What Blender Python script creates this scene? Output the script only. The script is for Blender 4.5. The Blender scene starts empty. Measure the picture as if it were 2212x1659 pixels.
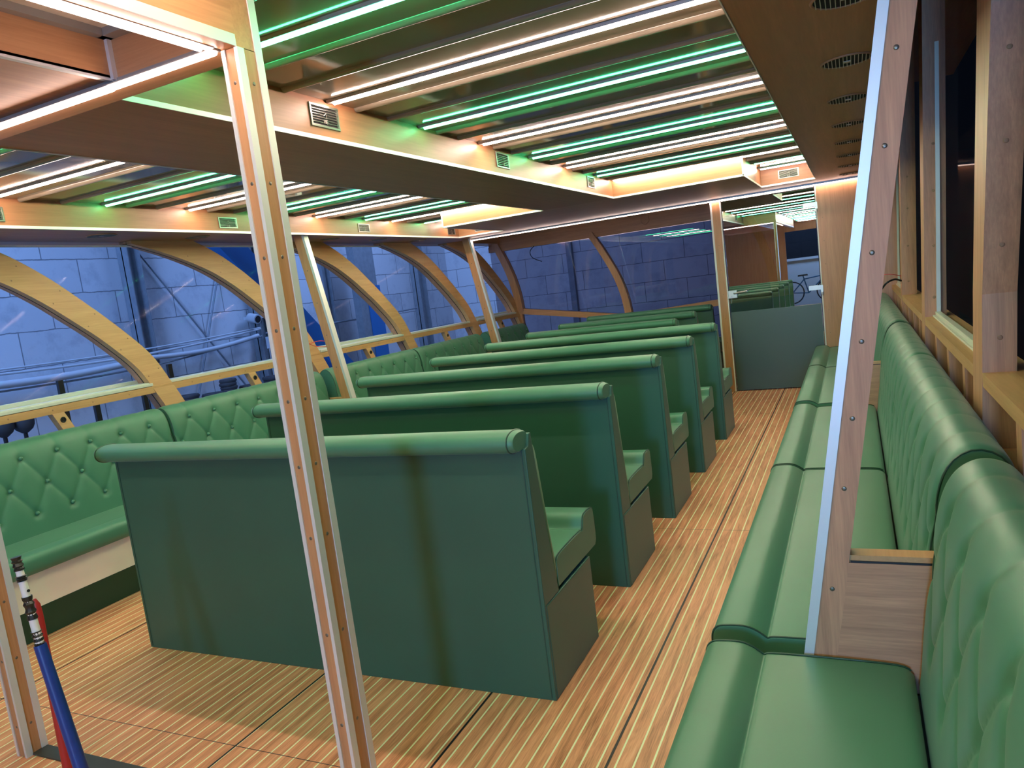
import bpy, math, random
import numpy as np
from mathutils import Vector, Matrix
random.seed(7); rng = np.random.RandomState(3)
S = bpy.context.scene
COL = S.collection

# ------------------------------------------------------------------ helpers
ORG = {}          # object name -> world offset of its local frame
def tag(o, label=None, cat=None, group=None, kind=None):
    if label: o['label'] = label
    if cat: o['category'] = cat
    if group: o['group'] = group
    if kind: o['kind'] = kind
    return o
def empty(name, loc=(0, 0, 0)):
    o = bpy.data.objects.new(name, None); COL.objects.link(o)
    o.empty_display_size = .05; o.location = loc; ORG[o.name] = Vector(loc)
    return o
def thing(name, label, cat, loc=(0, 0, 0), group=None):
    return tag(empty(name, loc), label, cat, group)
def struct(name, loc=(0, 0, 0), label=None):
    return tag(empty(name, loc), label, None, None, 'structure')

class MB:
    def __init__(s): s.v = []; s.f = []; s.mi = []
    def poly(s, pts, faces, mi=0):
        n = len(s.v); s.v += [tuple(p) for p in pts]
        s.f += [tuple(i + n for i in f) for f in faces]; s.mi += [mi] * len(faces); return s
    def box(s, x0, x1, y0, y1, z0, z1, mi=0):
        x0, x1 = min(x0, x1), max(x0, x1); y0, y1 = min(y0, y1), max(y0, y1); z0, z1 = min(z0, z1), max(z0, z1)
        p = [(x0,y0,z0),(x1,y0,z0),(x1,y1,z0),(x0,y1,z0),(x0,y0,z1),(x1,y0,z1),(x1,y1,z1),(x0,y1,z1)]
        return s.poly(p, [(0,3,2,1),(4,5,6,7),(0,1,5,4),(1,2,6,5),(2,3,7,6),(3,0,4,7)], mi)
    def prism(s, prof, a0, a1, axis='y', mi=0):
        """closed polygon prof [(a,b)] extruded along axis"""
        def P(a, b, t):
            return {'y': (a, t, b), 'x': (t, a, b), 'z': (a, b, t)}[axis]
        n = len(prof)
        pts = [P(a, b, a0) for a, b in prof] + [P(a, b, a1) for a, b in prof]
        f = [(i, (i + 1) % n, n + (i + 1) % n, n + i) for i in range(n)]
        area = sum(prof[i][0] * prof[(i+1) % n][1] - prof[(i+1) % n][0] * prof[i][1] for i in range(n))
        f += [tuple(range(n))[::-1], tuple(range(n, 2 * n))]
        flip = (area < 0) != (axis == 'y')
        if (a1 < a0): flip = not flip
        if flip: f = [q[::-1] for q in f]
        return s.poly(pts, f, mi)
    def hexa(s, a, b, mi=0):
        """two quads (4 pts each) joined"""
        return s.poly(list(a) + list(b), [(0,3,2,1),(4,5,6,7),(0,1,5,4),(1,2,6,5),(2,3,7,6),(3,0,4,7)], mi)
    def tube(s, pts, r, n=8, caps=True, mi=0):
        pts = [Vector(p) for p in pts]; m = len(pts); rings = []
        up = Vector((0.13, 0.29, 1)).normalized()
        for i, p in enumerate(pts):
            d = (pts[min(i + 1, m - 1)] - pts[max(i - 1, 0)]).normalized()
            a = d.cross(up)
            if a.length < .05: a = d.cross(Vector((1, 0.2, 0)))
            a.normalize(); b = d.cross(a); rr = r[i] if hasattr(r, '__len__') else r
            rings.append([p + (a * math.cos(2*math.pi*k/n) + b * math.sin(2*math.pi*k/n)) * rr for k in range(n)])
        V = [q for R in rings for q in R]
        F = [(i*n+k, (i+1)*n+k, (i+1)*n+(k+1) % n, i*n+(k+1) % n) for i in range(m-1) for k in range(n)]
        if caps: F += [tuple(range(n)), tuple(range((m-1)*n, m*n))[::-1]]
        return s.poly(V, F, mi)
    def disc(s, c, nrm, r, h, n=14, mi=0, dome=0.):
        c = Vector(c); nrm = Vector(nrm).normalized()
        pts = [c - nrm*h*.2, c + nrm*h]; rad = [r, r]
        if dome:
            pts = [c - nrm*h*.2, c + nrm*h*.35, c + nrm*h*.8, c + nrm*h]; rad = [r, r*.95, r*.6, r*.12]
        return s.tube(pts, rad, n, True, mi)
    def torus(s, c, nrm, R, r, n=40, m=8, mi=0, arc=1.):
        c = Vector(c); nrm = Vector(nrm).normalized(); a = nrm.orthogonal().normalized(); b = nrm.cross(a)
        V = []; F = []
        for i in range(n):
            t = 2*math.pi*i/n; d = a*math.cos(t) + b*math.sin(t)
            for k in range(m):
                u = 2*math.pi*k/m; V.append(c + d*(R + r*math.cos(u)) + nrm*r*math.sin(u))
        for i in range(n):
            for k in range(m):
                F.append((i*m+k, ((i+1) % n)*m+k, ((i+1) % n)*m+(k+1) % m, i*m+(k+1) % m))
        return s.poly(V, F, mi)
    def build(s, name, mats, parent=None, smooth=None, bevel=0, label=None):
        off = ORG[parent.name] if parent is not None else Vector((0, 0, 0))
        me = bpy.data.meshes.new(name)
        me.from_pydata([(x-off[0], y-off[1], z-off[2]) for x, y, z in s.v], [], s.f)
        if not isinstance(mats, (list, tuple)): mats = [mats]
        for m in mats: me.materials.append(m)
        if len(mats) > 1: me.polygons.foreach_set('material_index', s.mi)
        me.validate(); me.update()
        if smooth:
            me.polygons.foreach_set('use_smooth', [True]*len(me.polygons))
            me.set_sharp_from_angle(angle=math.radians(smooth))
        o = bpy.data.objects.new(name, me); COL.objects.link(o)
        if parent is not None: o.parent = parent
        ORG[o.name] = off.copy()
        if bevel:
            b = o.modifiers.new('bev', 'BEVEL'); b.width = bevel; b.segments = 2; b.limit_method = 'ANGLE'
            b.harden_normals = False
        if label: o['label'] = label
        return o
def copy_tree(o, parent=None):
    c = o.copy(); COL.objects.link(c)
    if parent is not None: c.parent = parent
    ORG[c.name] = ORG[o.name].copy()
    for ch in [k for k in o.children]: copy_tree(ch, c)
    return c
def catmull(P, n=6, closed=False):
    P = [np.array(p, float) for p in P]; out = []
    m = len(P)
    for i in range(m if closed else m-1):
        p0 = P[(i-1) % m] if (closed or i > 0) else 2*P[0]-P[1]
        p1 = P[i]; p2 = P[(i+1) % m]
        p3 = P[(i+2) % m] if (closed or i+2 < m) else 2*P[-1]-P[-2]
        for k in range(n):
            t = k/n
            out.append(.5*((2*p1)+(-p0+p2)*t+(2*p0-5*p1+4*p2-p3)*t*t+(-p0+3*p1-3*p2+p3)*t**3))
    if not closed: out.append(P[-1])
    return [tuple(p) for p in out]

# ------------------------------------------------------------------ materials
class NT:
    def __init__(s, name):
        m = bpy.data.materials.new(name); m.use_nodes = True; s.m = m
        s.t = m.node_tree; s.t.nodes.clear()
        s.out = s.n('ShaderNodeOutputMaterial')
    def n(s, typ, **kw):
        x = s.t.nodes.new(typ)
        for k, v in kw.items():
            if k == 'inp':
                for a, b in v.items(): x.inputs[a].default_value = b
            else: setattr(x, k, v)
        return x
    def l(s, a, b): s.t.links.new(a, b)
    def math(s, op, a, b=None, c=None):
        x = s.n('ShaderNodeMath', operation=op)
        for i, v in enumerate((a, b, c)):
            if v is None: continue
            if hasattr(v, 'links'): s.l(v, x.inputs[i])
            else: x.inputs[i].default_value = v
        return x.outputs[0]
    def mix(s, fac, a, b, mode='MIX'):
        x = s.n('ShaderNodeMix', data_type='RGBA', blend_type=mode)
        for i, v in ((0, fac), (6, a), (7, b)):
            if hasattr(v, 'links'): s.l(v, x.inputs[i])
            else: x.inputs[i].default_value = v if i == 0 else (*v, 1)
        return x.outputs[2]
    def bsdf(s, **kw):
        b = s.n('ShaderNodeBsdfPrincipled')
        for k, v in kw.items():
            k = k.replace('_', ' ')
            if hasattr(v, 'links'): s.l(v, b.inputs[k])
            elif k in ('Base Color', 'Emission Color'): b.inputs[k].default_value = (*v, 1)
            else: b.inputs[k].default_value = v
        s.l(b.outputs[0], s.out.inputs[0]); s.b = b
        return b
    def bump(s, h, st=.2, d=.002):
        x = s.n('ShaderNodeBump', inp={'Strength': st, 'Distance': d}); s.l(h, x.inputs['Height'])
        s.l(x.outputs[0], s.b.inputs['Normal'])
    def coord(s, scale=(1, 1, 1), rot=(0, 0, 0), out='Object'):
        c = s.n('ShaderNodeTexCoord'); m = s.n('ShaderNodeMapping')
        m.inputs['Scale'].default_value = scale; m.inputs['Rotation'].default_value = rot
        s.l(c.outputs[out], m.inputs[0]); return m.outputs[0]
    def noise(s, vec, scale, detail=4, rough=.55, dist=0):
        x = s.n('ShaderNodeTexNoise', inp={'Scale': scale, 'Detail': detail, 'Roughness': rough, 'Distortion': dist})
        s.l(vec, x.inputs['Vector']); return x.outputs[0]
    def ramp(s, fac, stops):
        x = s.n('ShaderNodeValToRGB'); s.l(fac, x.inputs[0]); e = x.color_ramp.elements
        while len(e) < len(stops): e.new(.5)
        for q, (p, c) in zip(e, stops): q.position = p; q.color = (*c, 1)
        return x.outputs[0]

def mat_plain(name, col, rough=.5, metal=0, spec=.5, noise=0, nscale=60, bump=0):
    k = NT(name)
    if noise or bump:
        v = k.coord(); n = k.noise(v, nscale, 3)
        c = k.mix(n, tuple(x*(1-noise) for x in col), tuple(min(1, x*(1+noise)) for x in col))
        k.bsdf(Base_Color=c, Roughness=rough, Metallic=metal); k.b.inputs['Specular IOR Level'].default_value = spec
        if bump: k.bump(n, bump, .001)
    else:
        k.bsdf(Base_Color=col, Roughness=rough, Metallic=metal); k.b.inputs['Specular IOR Level'].default_value = spec
    return k.m
def mat_wood(name, light, dark, axis='y', rough=.4, scale=1.):
    k = NT(name)
    st = {'x': (1.2, 26, 26), 'y': (26, 1.2, 26), 'z': (26, 26, 1.2)}[axis]
    v = k.coord(tuple(a*scale for a in st))
    n1 = k.noise(v, 1.0, 6, .6, .6)
    v2 = k.coord(tuple(a*scale*5 for a in st)); n2 = k.noise(v2, 1.0, 3, .6)
    v3 = k.coord(tuple(a*.12 for a in st)); n3 = k.noise(v3, 1.0, 2, .5)
    f = k.math('ADD', k.math('MULTIPLY', n1, .6), k.math('MULTIPLY', n2, .4))
    c = k.ramp(f, [(.30, dark), (.5, tuple((a+b)/2 for a, b in zip(light, dark))), (.68, light)])
    c = k.mix(k.math('MULTIPLY', n3, .5), c, tuple(a*.72 for a in light))
    k.bsdf(Base_Color=c, Roughness=rough); k.bump(f, .12, .001)
    return k.m
WL, WD = (.66, .33, .15), (.42, .185, .075)
M = {}
M['wood_y'] = mat_wood('oak_laminate_lengthwise', WL, WD, 'y', .42)
M['wood_x'] = mat_wood('oak_laminate_crosswise', WL, WD, 'x', .38)
M['wood_z'] = mat_wood('oak_laminate_upright', WL, WD, 'z', .38)
M['soffit_y'] = mat_wood('shaded_soffit_laminate_lengthwise', (.42, .19, .085), (.26, .115, .05), 'y', .45)  # both soffit laminates: oak darkened, underside shade put into the colour
M['soffit_x'] = mat_wood('shaded_soffit_laminate_crosswise', (.46, .22, .10), (.29, .13, .055), 'x', .42)
M['arch'] = mat_wood('oak_arch_board', (.68, .40, .175), (.46, .24, .09), 'y', .45, .8)
M['teak_r'] = mat_wood('pale_walnut_board', (.70, .37, .20), (.36, .175, .095), 'z', .5, 1.6)
M['teak_rx'] = mat_wood('pale_walnut_board_crosswise', (.70, .37, .20), (.36, .175, .095), 'x', .5, 1.6)
M['alu'] = mat_plain('satin_aluminium_trim', (.74, .74, .72), .42, .35, .5)
M['alu_pale'] = mat_plain('pale_anodised_window_profile', (.70, .73, .62), .4, .25, .5)
M['alu_dark'] = mat_plain('grey_metal_bar', (.33, .31, .28), .45, .3)
M['chrome'] = mat_plain('brushed_steel', (.50, .49, .46), .38, .9)
M['grille'] = mat_plain('dark_nickel_grille', (.24, .23, .21), .36, .85)
M['black'] = mat_plain('black_rubber', (.012, .012, .013), .5)
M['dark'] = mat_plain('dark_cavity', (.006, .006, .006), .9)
M['screw'] = mat_plain('zinc_screw_head', (.20, .17, .13), .35, .6)
M['plug'] = mat_plain('wood_plug', (.34, .19, .10), .55)
M['cream'] = mat_plain('cream_plywood_face', (.94, .86, .66), .45, 0, .5, .06, 5)
M['kick'] = mat_plain('dark_green_kick_panel', (.015, .05, .022), .6)
M['white_panel'] = mat_plain('translucent_white_skylight', (.72, .60, .47), .6)
M['threshold'] = mat_plain('dark_slate_metal', (.05, .055, .05), .4, .2, .5, .4, 9)
# green leatherette
def leather(name, col, bumpst=.10):
    k = NT(name); v = k.coord(); n = k.noise(v, 320, 3, .6); n2 = k.noise(v, 2.5, 2)
    c = k.mix(n2, tuple(a*.88 for a in col), tuple(a*1.12 for a in col))
    k.bsdf(Base_Color=c, Roughness=.44); k.b.inputs['Specular IOR Level'].default_value = .5
    k.b.inputs['Sheen Weight'].default_value = .12; k.b.inputs['Sheen Roughness'].default_value = .4
    k.bump(n, bumpst, .0006); return k.m
M['leather'] = leather('bottle_green_leatherette', (.062, .20, .118))
M['panel_green'] = leather('green_leatherette_panel', (.031, .108, .070), .06)
M['piping'] = leather('dark_green_piping', (.018, .062, .036))
# ceiling gloss panel
k = NT('glossy_ceiling_laminate'); v = k.coord(); n = k.noise(v, 3, 2)
k.bsdf(Base_Color=k.mix(n, (.19, .165, .115), (.21, .185, .13)), Roughness=.08); k.b.inputs['Specular IOR Level'].default_value = .5
M['gloss'] = k.m
# floor with teak planks, cream caulking lines and black hatch joints
k = NT('teak_and_caulk_deck')
c = k.n('ShaderNodeTexCoord'); sp = k.n('ShaderNodeSeparateXYZ'); k.l(c.outputs['Object'], sp.inputs[0])
X, Y = sp.outputs[0], sp.outputs[1]
PIT = .0542
u = k.math('DIVIDE', k.math('ADD', X, .8149 + PIT*200), PIT)
fr = k.math('FRACT', u); idx = k.math('FLOOR', k.math('ADD', u, .0))
dline = k.math('MULTIPLY', k.math('MINIMUM', fr, k.math('SUBTRACT', 1, fr)), PIT)
caulk = k.math('LESS_THAN', dline, .0031)
cb = k.n('ShaderNodeCombineXYZ'); k.l(k.math('MULTIPLY', X, 22), cb.inputs[0]); k.l(k.math('ADD', k.math('MULTIPLY', Y, 1.6), k.math('MULTIPLY', k.math('FLOOR', k.math('DIVIDE', u, 3)), 7.31)), cb.inputs[1])
k.l(k.math('MULTIPLY', k.math('FLOOR', k.math('DIVIDE', u, 3)), 3.7), cb.inputs[2])
g = k.noise(cb.outputs[0], 1.0, 7, .62, 1.4)
cb2 = k.n('ShaderNodeCombineXYZ'); k.l(k.math('MULTIPLY', X, 260), cb2.inputs[0]); k.l(k.math('MULTIPLY', Y, 9), cb2.inputs[1])
g2 = k.noise(cb2.outputs[0], 1.0, 3, .6)
gf = k.math('ADD', k.math('MULTIPLY', g, .62), k.math('MULTIPLY', g2, .38))
wood = k.ramp(gf, [(.33, (.34, .115, .045)), (.45, (.64, .25, .115)), (.56, (.82, .35, .175)), (.7, (.90, .45, .25))])
col = k.mix(caulk, wood, (.92, .90, .56))
def near(val, at, w): return k.math('LESS_THAN', k.math('ABSOLUTE', k.math('SUBTRACT', val, at)), w)
seam = None
for xs in (-.788, -1.338, -2.12, -3.505):
    s_ = near(X, xs, .0045); seam = s_ if seam is None else k.math('MAXIMUM', seam, s_)
for ys in (1.757, 4.125, 7.42):
    s_ = near(Y, ys, .0016); seam = k.math('MAXIMUM', seam, s_)
col = k.mix(seam, col, (.012, .006, .01))
k.bsdf(Base_Color=col, Roughness=.42)
hgt = k.math('SUBTRACT', k.math('ADD', k.math('MULTIPLY', gf, .25), k.math('MULTIPLY', caulk, .3)), seam)
k.bump(hgt, .25, .002); M['floor'] = k.m
# glass panes (thin)
def glass(name, tint, refl, rough=.0):
    k = NT(name); t = k.n('ShaderNodeBsdfTransparent'); t.inputs[0].default_value = (*tint, 1)
    g = k.n('ShaderNodeBsdfGlossy'); g.inputs['Roughness'].default_value = rough; g.inputs[0].default_value = (1, 1, 1, 1)
    fr = k.n('ShaderNodeFresnel'); fr.inputs[0].default_value = 1.45
    f = k.math('MINIMUM', k.math('ADD', k.math('MULTIPLY', fr.outputs[0], .05 if refl < .2 else 1.), refl), 1)
    m = k.n('ShaderNodeMixShader'); k.l(f, m.inputs[0]); k.l(t.outputs[0], m.inputs[1]); k.l(g.outputs[0], m.inputs[2])
    k.l(m.outputs[0], k.out.inputs[0]); return k.m
M['glass'] = glass('window_glass', (.93, .95, .96), .0)
M['door_glass'] = glass('mirror_tinted_door_glass', (.45, .48, .50), .30)
M['part_glass'] = glass('smoke_tinted_glass', (.62, .58, .60), .02)
k = NT('frosted_green_film'); k.bsdf(Base_Color=(.05, .085, .055), Roughness=.38); k.b.inputs['Specular IOR Level'].default_value = .7; M['film'] = k.m
def emis(name, col, st, surface=None):
    k = NT(name); e = k.n('ShaderNodeEmission'); e.inputs[0].default_value = (*col, 1); e.inputs[1].default_value = st
    k.l(e.outputs[0], k.out.inputs[0]); return k.m
LW, LG = 16., 7.
M['led_w'] = emis('white_led_diffuser', (1, .71, .61), LW)
M['led_w2'] = emis('white_led_diffuser_header', (1, .74, .66), 3.8)
M['led_g'] = emis('green_led_diffuser', (.06, 1, .36), LG)
# aerated concrete wall: flush courses with thin ragged joints
def blockmat(name, ax):
    k = NT(name); c = k.n('ShaderNodeTexCoord'); sp = k.n('ShaderNodeSeparateXYZ'); k.l(c.outputs['Object'], sp.inputs[0])
    cb = k.n('ShaderNodeCombineXYZ'); k.l(sp.outputs[ax], cb.inputs[0]); k.l(sp.outputs[2], cb.inputs[1])
    nz = k.noise(c.outputs['Object'], 6, 4, .6)
    wob = k.n('ShaderNodeVectorMath', operation='ADD'); k.l(cb.outputs[0], wob.inputs[0])
    cz = k.n('ShaderNodeCombineXYZ'); k.l(k.math('MULTIPLY', k.math('SUBTRACT', nz, .5), .03), cz.inputs[1]); k.l(cz.outputs[0], wob.inputs[1])
    br = k.n('ShaderNodeTexBrick'); k.l(wob.outputs[0], br.inputs[0])
    br.inputs['Color1'].default_value = (.62, .64, .67, 1); br.inputs['Color2'].default_value = (.55, .57, .60, 1)
    br.inputs['Mortar'].default_value = (.22, .23, .25, 1); br.inputs['Scale'].default_value = 1
    br.inputs['Mortar Size'].default_value = .007; br.inputs['Mortar Smooth'].default_value = .1
    br.inputs['Brick Width'].default_value = .92; br.inputs['Row Height'].default_value = .43; br.inputs['Bias'].default_value = -.2
    spots = k.ramp(k.noise(c.outputs['Object'], 2.2, 8, .7), [(.0, (.55, .56, .58)), (.38, (.82, .83, .85)), (.5, (1, 1, 1))])
    k.bsdf(Base_Color=k.mix(1., br.outputs[0], spots, 'MULTIPLY'), Roughness=.85); return k.m
M['blocks_y'] = blockmat('aerated_concrete_wall', 1)
M['blocks_x'] = blockmat('aerated_concrete_end_wall', 0)
M['hall_floor'] = mat_plain('hall_concrete_floor', (.25, .25, .26), .8, 0, .3, .2, 3)
M['steel'] = mat_plain('grey_steel_column', (.26, .29, .32), .5, .3, .5, .25, 12)
M['blue'] = mat_plain('blue_painted_steel', (.02, .15, .42), .45)
M['pipe'] = mat_plain('pale_conduit', (.52, .55, .58), .5)
M['rubber'] = mat_plain('dark_rubber_stock', (.05, .05, .055), .7)
M['red'] = mat_plain('red_painted_pole', (.45, .025, .02), .45)
M['bluetape'] = mat_plain('blue_wrapped_tube', (.012, .045, .24), .38, 0, .5, .2, 40, .3)
M['tape'] = mat_plain('crumpled_black_tape', (.02, .018, .015), .3, 0, .5, .2, 60, 1.)
M['white'] = mat_plain('white_paint', (.80, .78, .74), .5)
M['wire_red'] = mat_plain('red_wire', (.65, .06, .05), .5)

# ------------------------------------------------------------------ camera
f_px = 1592.96
R3 = Matrix(((0.90222, 0.41293, -0.12444), (-0.05938, -0.16687, -0.98419), (-0.42716, 0.89535, -0.12603)))
cam = bpy.data.cameras.new('camera'); co = bpy.data.objects.new('camera', cam); COL.objects.link(co)
cam.sensor_width = 36; cam.sensor_fit = 'HORIZONTAL'; cam.lens = 36 * f_px / 2212
cam.clip_start = .02; cam.clip_end = 100
rx, ry, rz = R3[0], -R3[1], -R3[2]
co.matrix_world = Matrix(((rx[0], ry[0], rz[0], 0), (rx[1], ry[1], rz[1], 0), (rx[2], ry[2], rz[2], 1.5), (0, 0, 0, 1)))
S.camera = co

ZS, ZR = 2.22, 2.388      # soffit underside, recess panel height
YF = 8.79                 # glass door partition
XL = lambda z: -4.70 - .17*(z - 1.05)      # left window plane (flares outward)
XR = lambda z: .36 + .035*(z - 1.05)        # right window plane

# ------------------------------------------------------------------ floor
o = MB().box(-5.0, .62, -5.6, 10.7, -.06, 0).build('floor', M['floor']); tag(o, 'striped teak deck with cream caulking lines', None, None, 'structure')
o = MB().box(-2.95, -1.352, 1.508, 1.566, .0, .006).build('trim_1', M['threshold'], None, None, .001)
tag(o, 'dark slate coloured threshold strip let into the deck at the stair posts', None, None, 'structure')

# ------------------------------------------------------------------ ceiling
ceil = struct('ceiling', (0, 0, ZS), 'wood soffits around two glossy ceiling recesses')
def soff(x0, x1, y0, y1, mat='soffit_y', z0=ZS, z1=ZR):
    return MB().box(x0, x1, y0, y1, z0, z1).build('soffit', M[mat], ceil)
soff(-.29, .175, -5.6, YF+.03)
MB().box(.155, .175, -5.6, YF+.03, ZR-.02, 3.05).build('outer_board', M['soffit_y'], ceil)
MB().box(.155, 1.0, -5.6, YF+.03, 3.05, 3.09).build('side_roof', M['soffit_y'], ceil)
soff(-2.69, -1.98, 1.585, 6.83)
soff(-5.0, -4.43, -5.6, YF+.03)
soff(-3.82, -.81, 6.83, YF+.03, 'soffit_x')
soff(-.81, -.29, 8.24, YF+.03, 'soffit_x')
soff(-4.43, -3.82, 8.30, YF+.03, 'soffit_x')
# roof panel, one glossy laminate sheet above both recesses plus half-round joint ridges
m = MB().box(-5.0, .155, -5.6, YF+.03, ZR, ZR+.03); m.box(-5.0, .62, YF+.03, 10.8, ZR, ZR+.03); m.build('roof_panel', M['gloss'], ceil)
LED_Y = [1.97, 2.69, 3.43, 4.11, 4.87, 5.55, 6.31, 6.93, 7.70, 8.10]
rid = []
for a, b in zip([.55, 1.26] + LED_Y[:8], [1.26, 1.97] + LED_Y[1:9]):
    rid += [a + (b-a)*.27, a + (b-a)*.62]
def spans(y, L):
    """x ranges of recess at this y"""
    if L == 'R':
        if y < 1.6: return (-1.34, -.292)
        if y < 6.83: return (-1.978, -.292)
        return (-.808, -.292) if y < 8.2 else None
    if y < 1.6: return (-4.428, -2.97)
    if y < 6.83: return (-4.428, -2.692)
    return (-4.428, -3.822) if y < 8.2 else None
half = lambda y, z, r, h, n=9: [(y - r*math.cos(math.pi*i/(n-1)), z - h*math.sin(math.pi*i/(n-1))) for i in range(n)]
for L in 'RL':
    m = MB()
    for y in rid:
        sp_ = spans(y, L)
        if sp_: m.prism(half(y, ZR, .017, .017), sp_[0], sp_[1], 'x')
    m.build('joint_ridge', M['gloss'], ceil, 50)
# alloy edge angles along the recess lips
E_ = .0045
def lip(x0, x1, y0, y1):
    return MB().box(x0, x1, y0, y1, ZS-E_, ZS+.013).build('edge_angle', M['alu'], ceil)
lip(-1.98, -1.98+E_, 1.585, 6.83); lip(-.29-E_, -.29, -5.6, 8.24); lip(-4.43, -4.43+E_, -5.6, 8.3); lip(-2.69-E_, -2.69, 1.585, 6.83)
lip(-1.98, -.81, 6.83-E_, 6.83); lip(-.81, -.81+E_, 6.83-E_, 8.24); lip(-.81, -.29, 8.24-E_, 8.24)
lip(-3.82, -2.69, 6.83-E_, 6.83); lip(-3.82-E_, -3.82, 6.83, 8.3); lip(-4.43, -3.82, 8.3-E_, 8.3)
MB().box(-3.82-E_, -3.82+.008, 6.83-E_, 6.84, ZS, ZR).build('edge_angle', M['alu'], ceil)
MB().box(-.81-.008, -.81+E_, 6.83-E_, 6.84, ZS, ZR).build('edge_angle', M['alu'], ceil)

# LED strips in the recesses
def led(name, x0, x1, y, kind, label, group):
    t = thing(name, label, 'light', ((x0+x1)/2, y, ZR), group)
    ch = MB().prism([(y-.017, ZR), (y-.014, ZR-.012), (y+.014, ZR-.012), (y+.017, ZR)], x0+.002, x1-.002, 'x')
    ch.build('channel', M['alu_dark'], t)
    MB().prism(half(y, ZR-.0122, .0105, .0105), x0+.03, x1-.012, 'x').build('diffuser', M['led_' + kind], t, 50)
    return t
LEDS = [(-4.6, 'w'), (-3.9, 'g'), (-3.15, 'w'), (-2.43, 'g'), (-1.7, 'w'), (-.98, 'g'), (-.25, 'w'), (.52, 'g'), (1.25, 'w'), (1.97, 'g'), (2.69, 'w'), (3.43, 'g'), (4.11, 'w'), (4.87, 'g'), (5.55, 'w'), (6.31, 'g'), (6.79, 'w'), (7.45, 'g'), (7.98, 'w')]  # rows well aft of the camera continue the pattern, added for brightness
ordn = ['nearest', 'second', 'third', 'fourth', 'fifth', 'sixth', 'seventh', 'eighth']
for L, bay in (('R', 'right'), ('L', 'left')):
    cnt = {'w': 0, 'g': 0}
    for y, c in LEDS:
        if L == 'L' and y < .4: continue
        sp_ = spans(y, L)
        if not sp_: continue
        cn = {'w': 'white', 'g': 'green'}[c]
        if y > 6.83:
            lab = '%s led strip, short one in the far notch of the %s bay' % (cn, bay)
        elif y < 1.9:
            lab = '%s led strip of the %s ceiling bay beside the stair enclosure at y %.0f cm' % (cn, bay, y*100)
            lab = '%s led strip of the %s bay, %s the camera' % (cn, bay, {-4.6: 'farthest aft of', -3.9: 'four steps aft of', -3.15: 'three steps aft of', -2.43: 'second aft of', -1.7: 'two steps behind', -.98: 'well behind', -.25: 'just behind', .52: 'above', 1.25: 'a step ahead of'}[y])
        else:
            lab = '%s led strip across the %s ceiling bay, %s %s one past the post' % (cn, bay, ordn[cnt[c]], cn); cnt[c] += 1
        led('led_strip', sp_[0], sp_[1], y, c, lab, '%s led strips of the %s ceiling bay' % (cn, bay))

# ------------------------------------------------------------------ rectangular air grilles on the recess sides
def grille(c, n, w, h, label, slats=6):
    """c centre on face, n = outward normal (+x, or -y)"""
    t = thing('air_grille', label, 'vent', c, 'rectangular air grilles in the recess sides')
    cx, cy, cz = c
    fr = MB(); sl = MB(); bk = MB()
    def B(mb, u0, u1, z0, z1, d0, d1):
        if n == 'x': mb.box(cx+d0, cx+d1, cy+u0, cy+u1, cz+z0, cz+z1)
        else: mb.box(cx+u0, cx+u1, cy-d1, cy-d0, cz+z0, cz+z1)
    a = .010
    B(fr, -w/2, w/2, -h/2, -h/2+a, 0, .006); B(fr, -w/2, w/2, h/2-a, h/2, 0, .006)
    B(fr, -w/2, -w/2+a, -h/2+a, h/2-a, 0, .006); B(fr, w/2-a, w/2, -h/2+a, h/2-a, 0, .006)
    B(bk, -w/2+a, w/2-a, -h/2+a, h/2-a, .0004, .0012)
    for i in range(1, slats+1):
        z = -h/2 + a + (h-2*a)*i/(slats+1); B(sl, -w/2+a, w/2-a, z-.0009, z+.0009, .0012, .005)
    for u0 in (.015,): B(sl, w/2-a-.006, w/2-a-.004, -h/2+a, h/2-a, .0012, .0055)
    # small monogram: crossed flourish above the letters HB
    def seg(u0, z0, u1, z1, r=.0012):
        p = (lambda u, z: (cx+.006, cy+u, cz+z)) if n == 'x' else (lambda u, z: (cx+u, cy-.006, cz+z))
        mg.tube([p(u0, z0), p(u1, z1)], r, 5)
    mg = MB()
    for (x0_, z0_, x1_, z1_) in ((0, 0, 0, 1), (.6, 0, .6, 1), (0, .5, .6, .5), (1, 0, 1, 1), (1, 1, 1.5, .95), (1.5, .95, 1.55, .6), (1.55, .6, 1, .5), (1, .5, 1.6, .42), (1.6, .42, 1.6, .06), (1.6, .06, 1, 0)):
        seg((x0_-.8)*.016, -.030+z0_*.016, (x1_-.8)*.016, -.030+z1_*.016)
    for (x0_, z0_, x1_, z1_) in ((-1, .4, .4, 1.2), (-.6, 1.3, .6, .9), (.2, 1.4, .9, .8), (.9, .8, .3, -.1), (-.9, .9, .2, .6)):
        seg(x0_*.012, -.006+z0_*.016, x1_*.012, -.006+z1_*.016)
    fr.build('frame', M['grille'], t, None, .0008); bk.build('backing', M['dark'], t); sl.build('slat', M['grille'], t); mg.build('monogram', M['grille'], t, 40)
for i, (y, s_) in enumerate(((2.65, 'nearest'), (4.42, 'second'), (6.20, 'third'))):
    grille((-1.98+E_*.2, y, 2.316), 'x', .19, .095, 'steel air grille on the side of the middle beam, %s from the near post' % s_)
for i, (y, s_) in enumerate(((2.68, 'cut by the left picture edge'), (4.49, 'just left of the near post'), (6.30, 'second from the far end'), (8.11, 'at the far end'))):
    grille((-4.43+E_*.2, y, 2.296), 'x', .19, .085, 'steel air grille on the side of the left soffit, %s' % s_)
grille((-.54, 8.24, 2.315), 'y', .2, .085, 'steel air grille above the glass door in the notch of the right bay')
grille((-4.1, 8.3, 2.300), 'y', .2, .085, 'steel air grille in the notch of the left bay behind the hanging panel')

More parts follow.
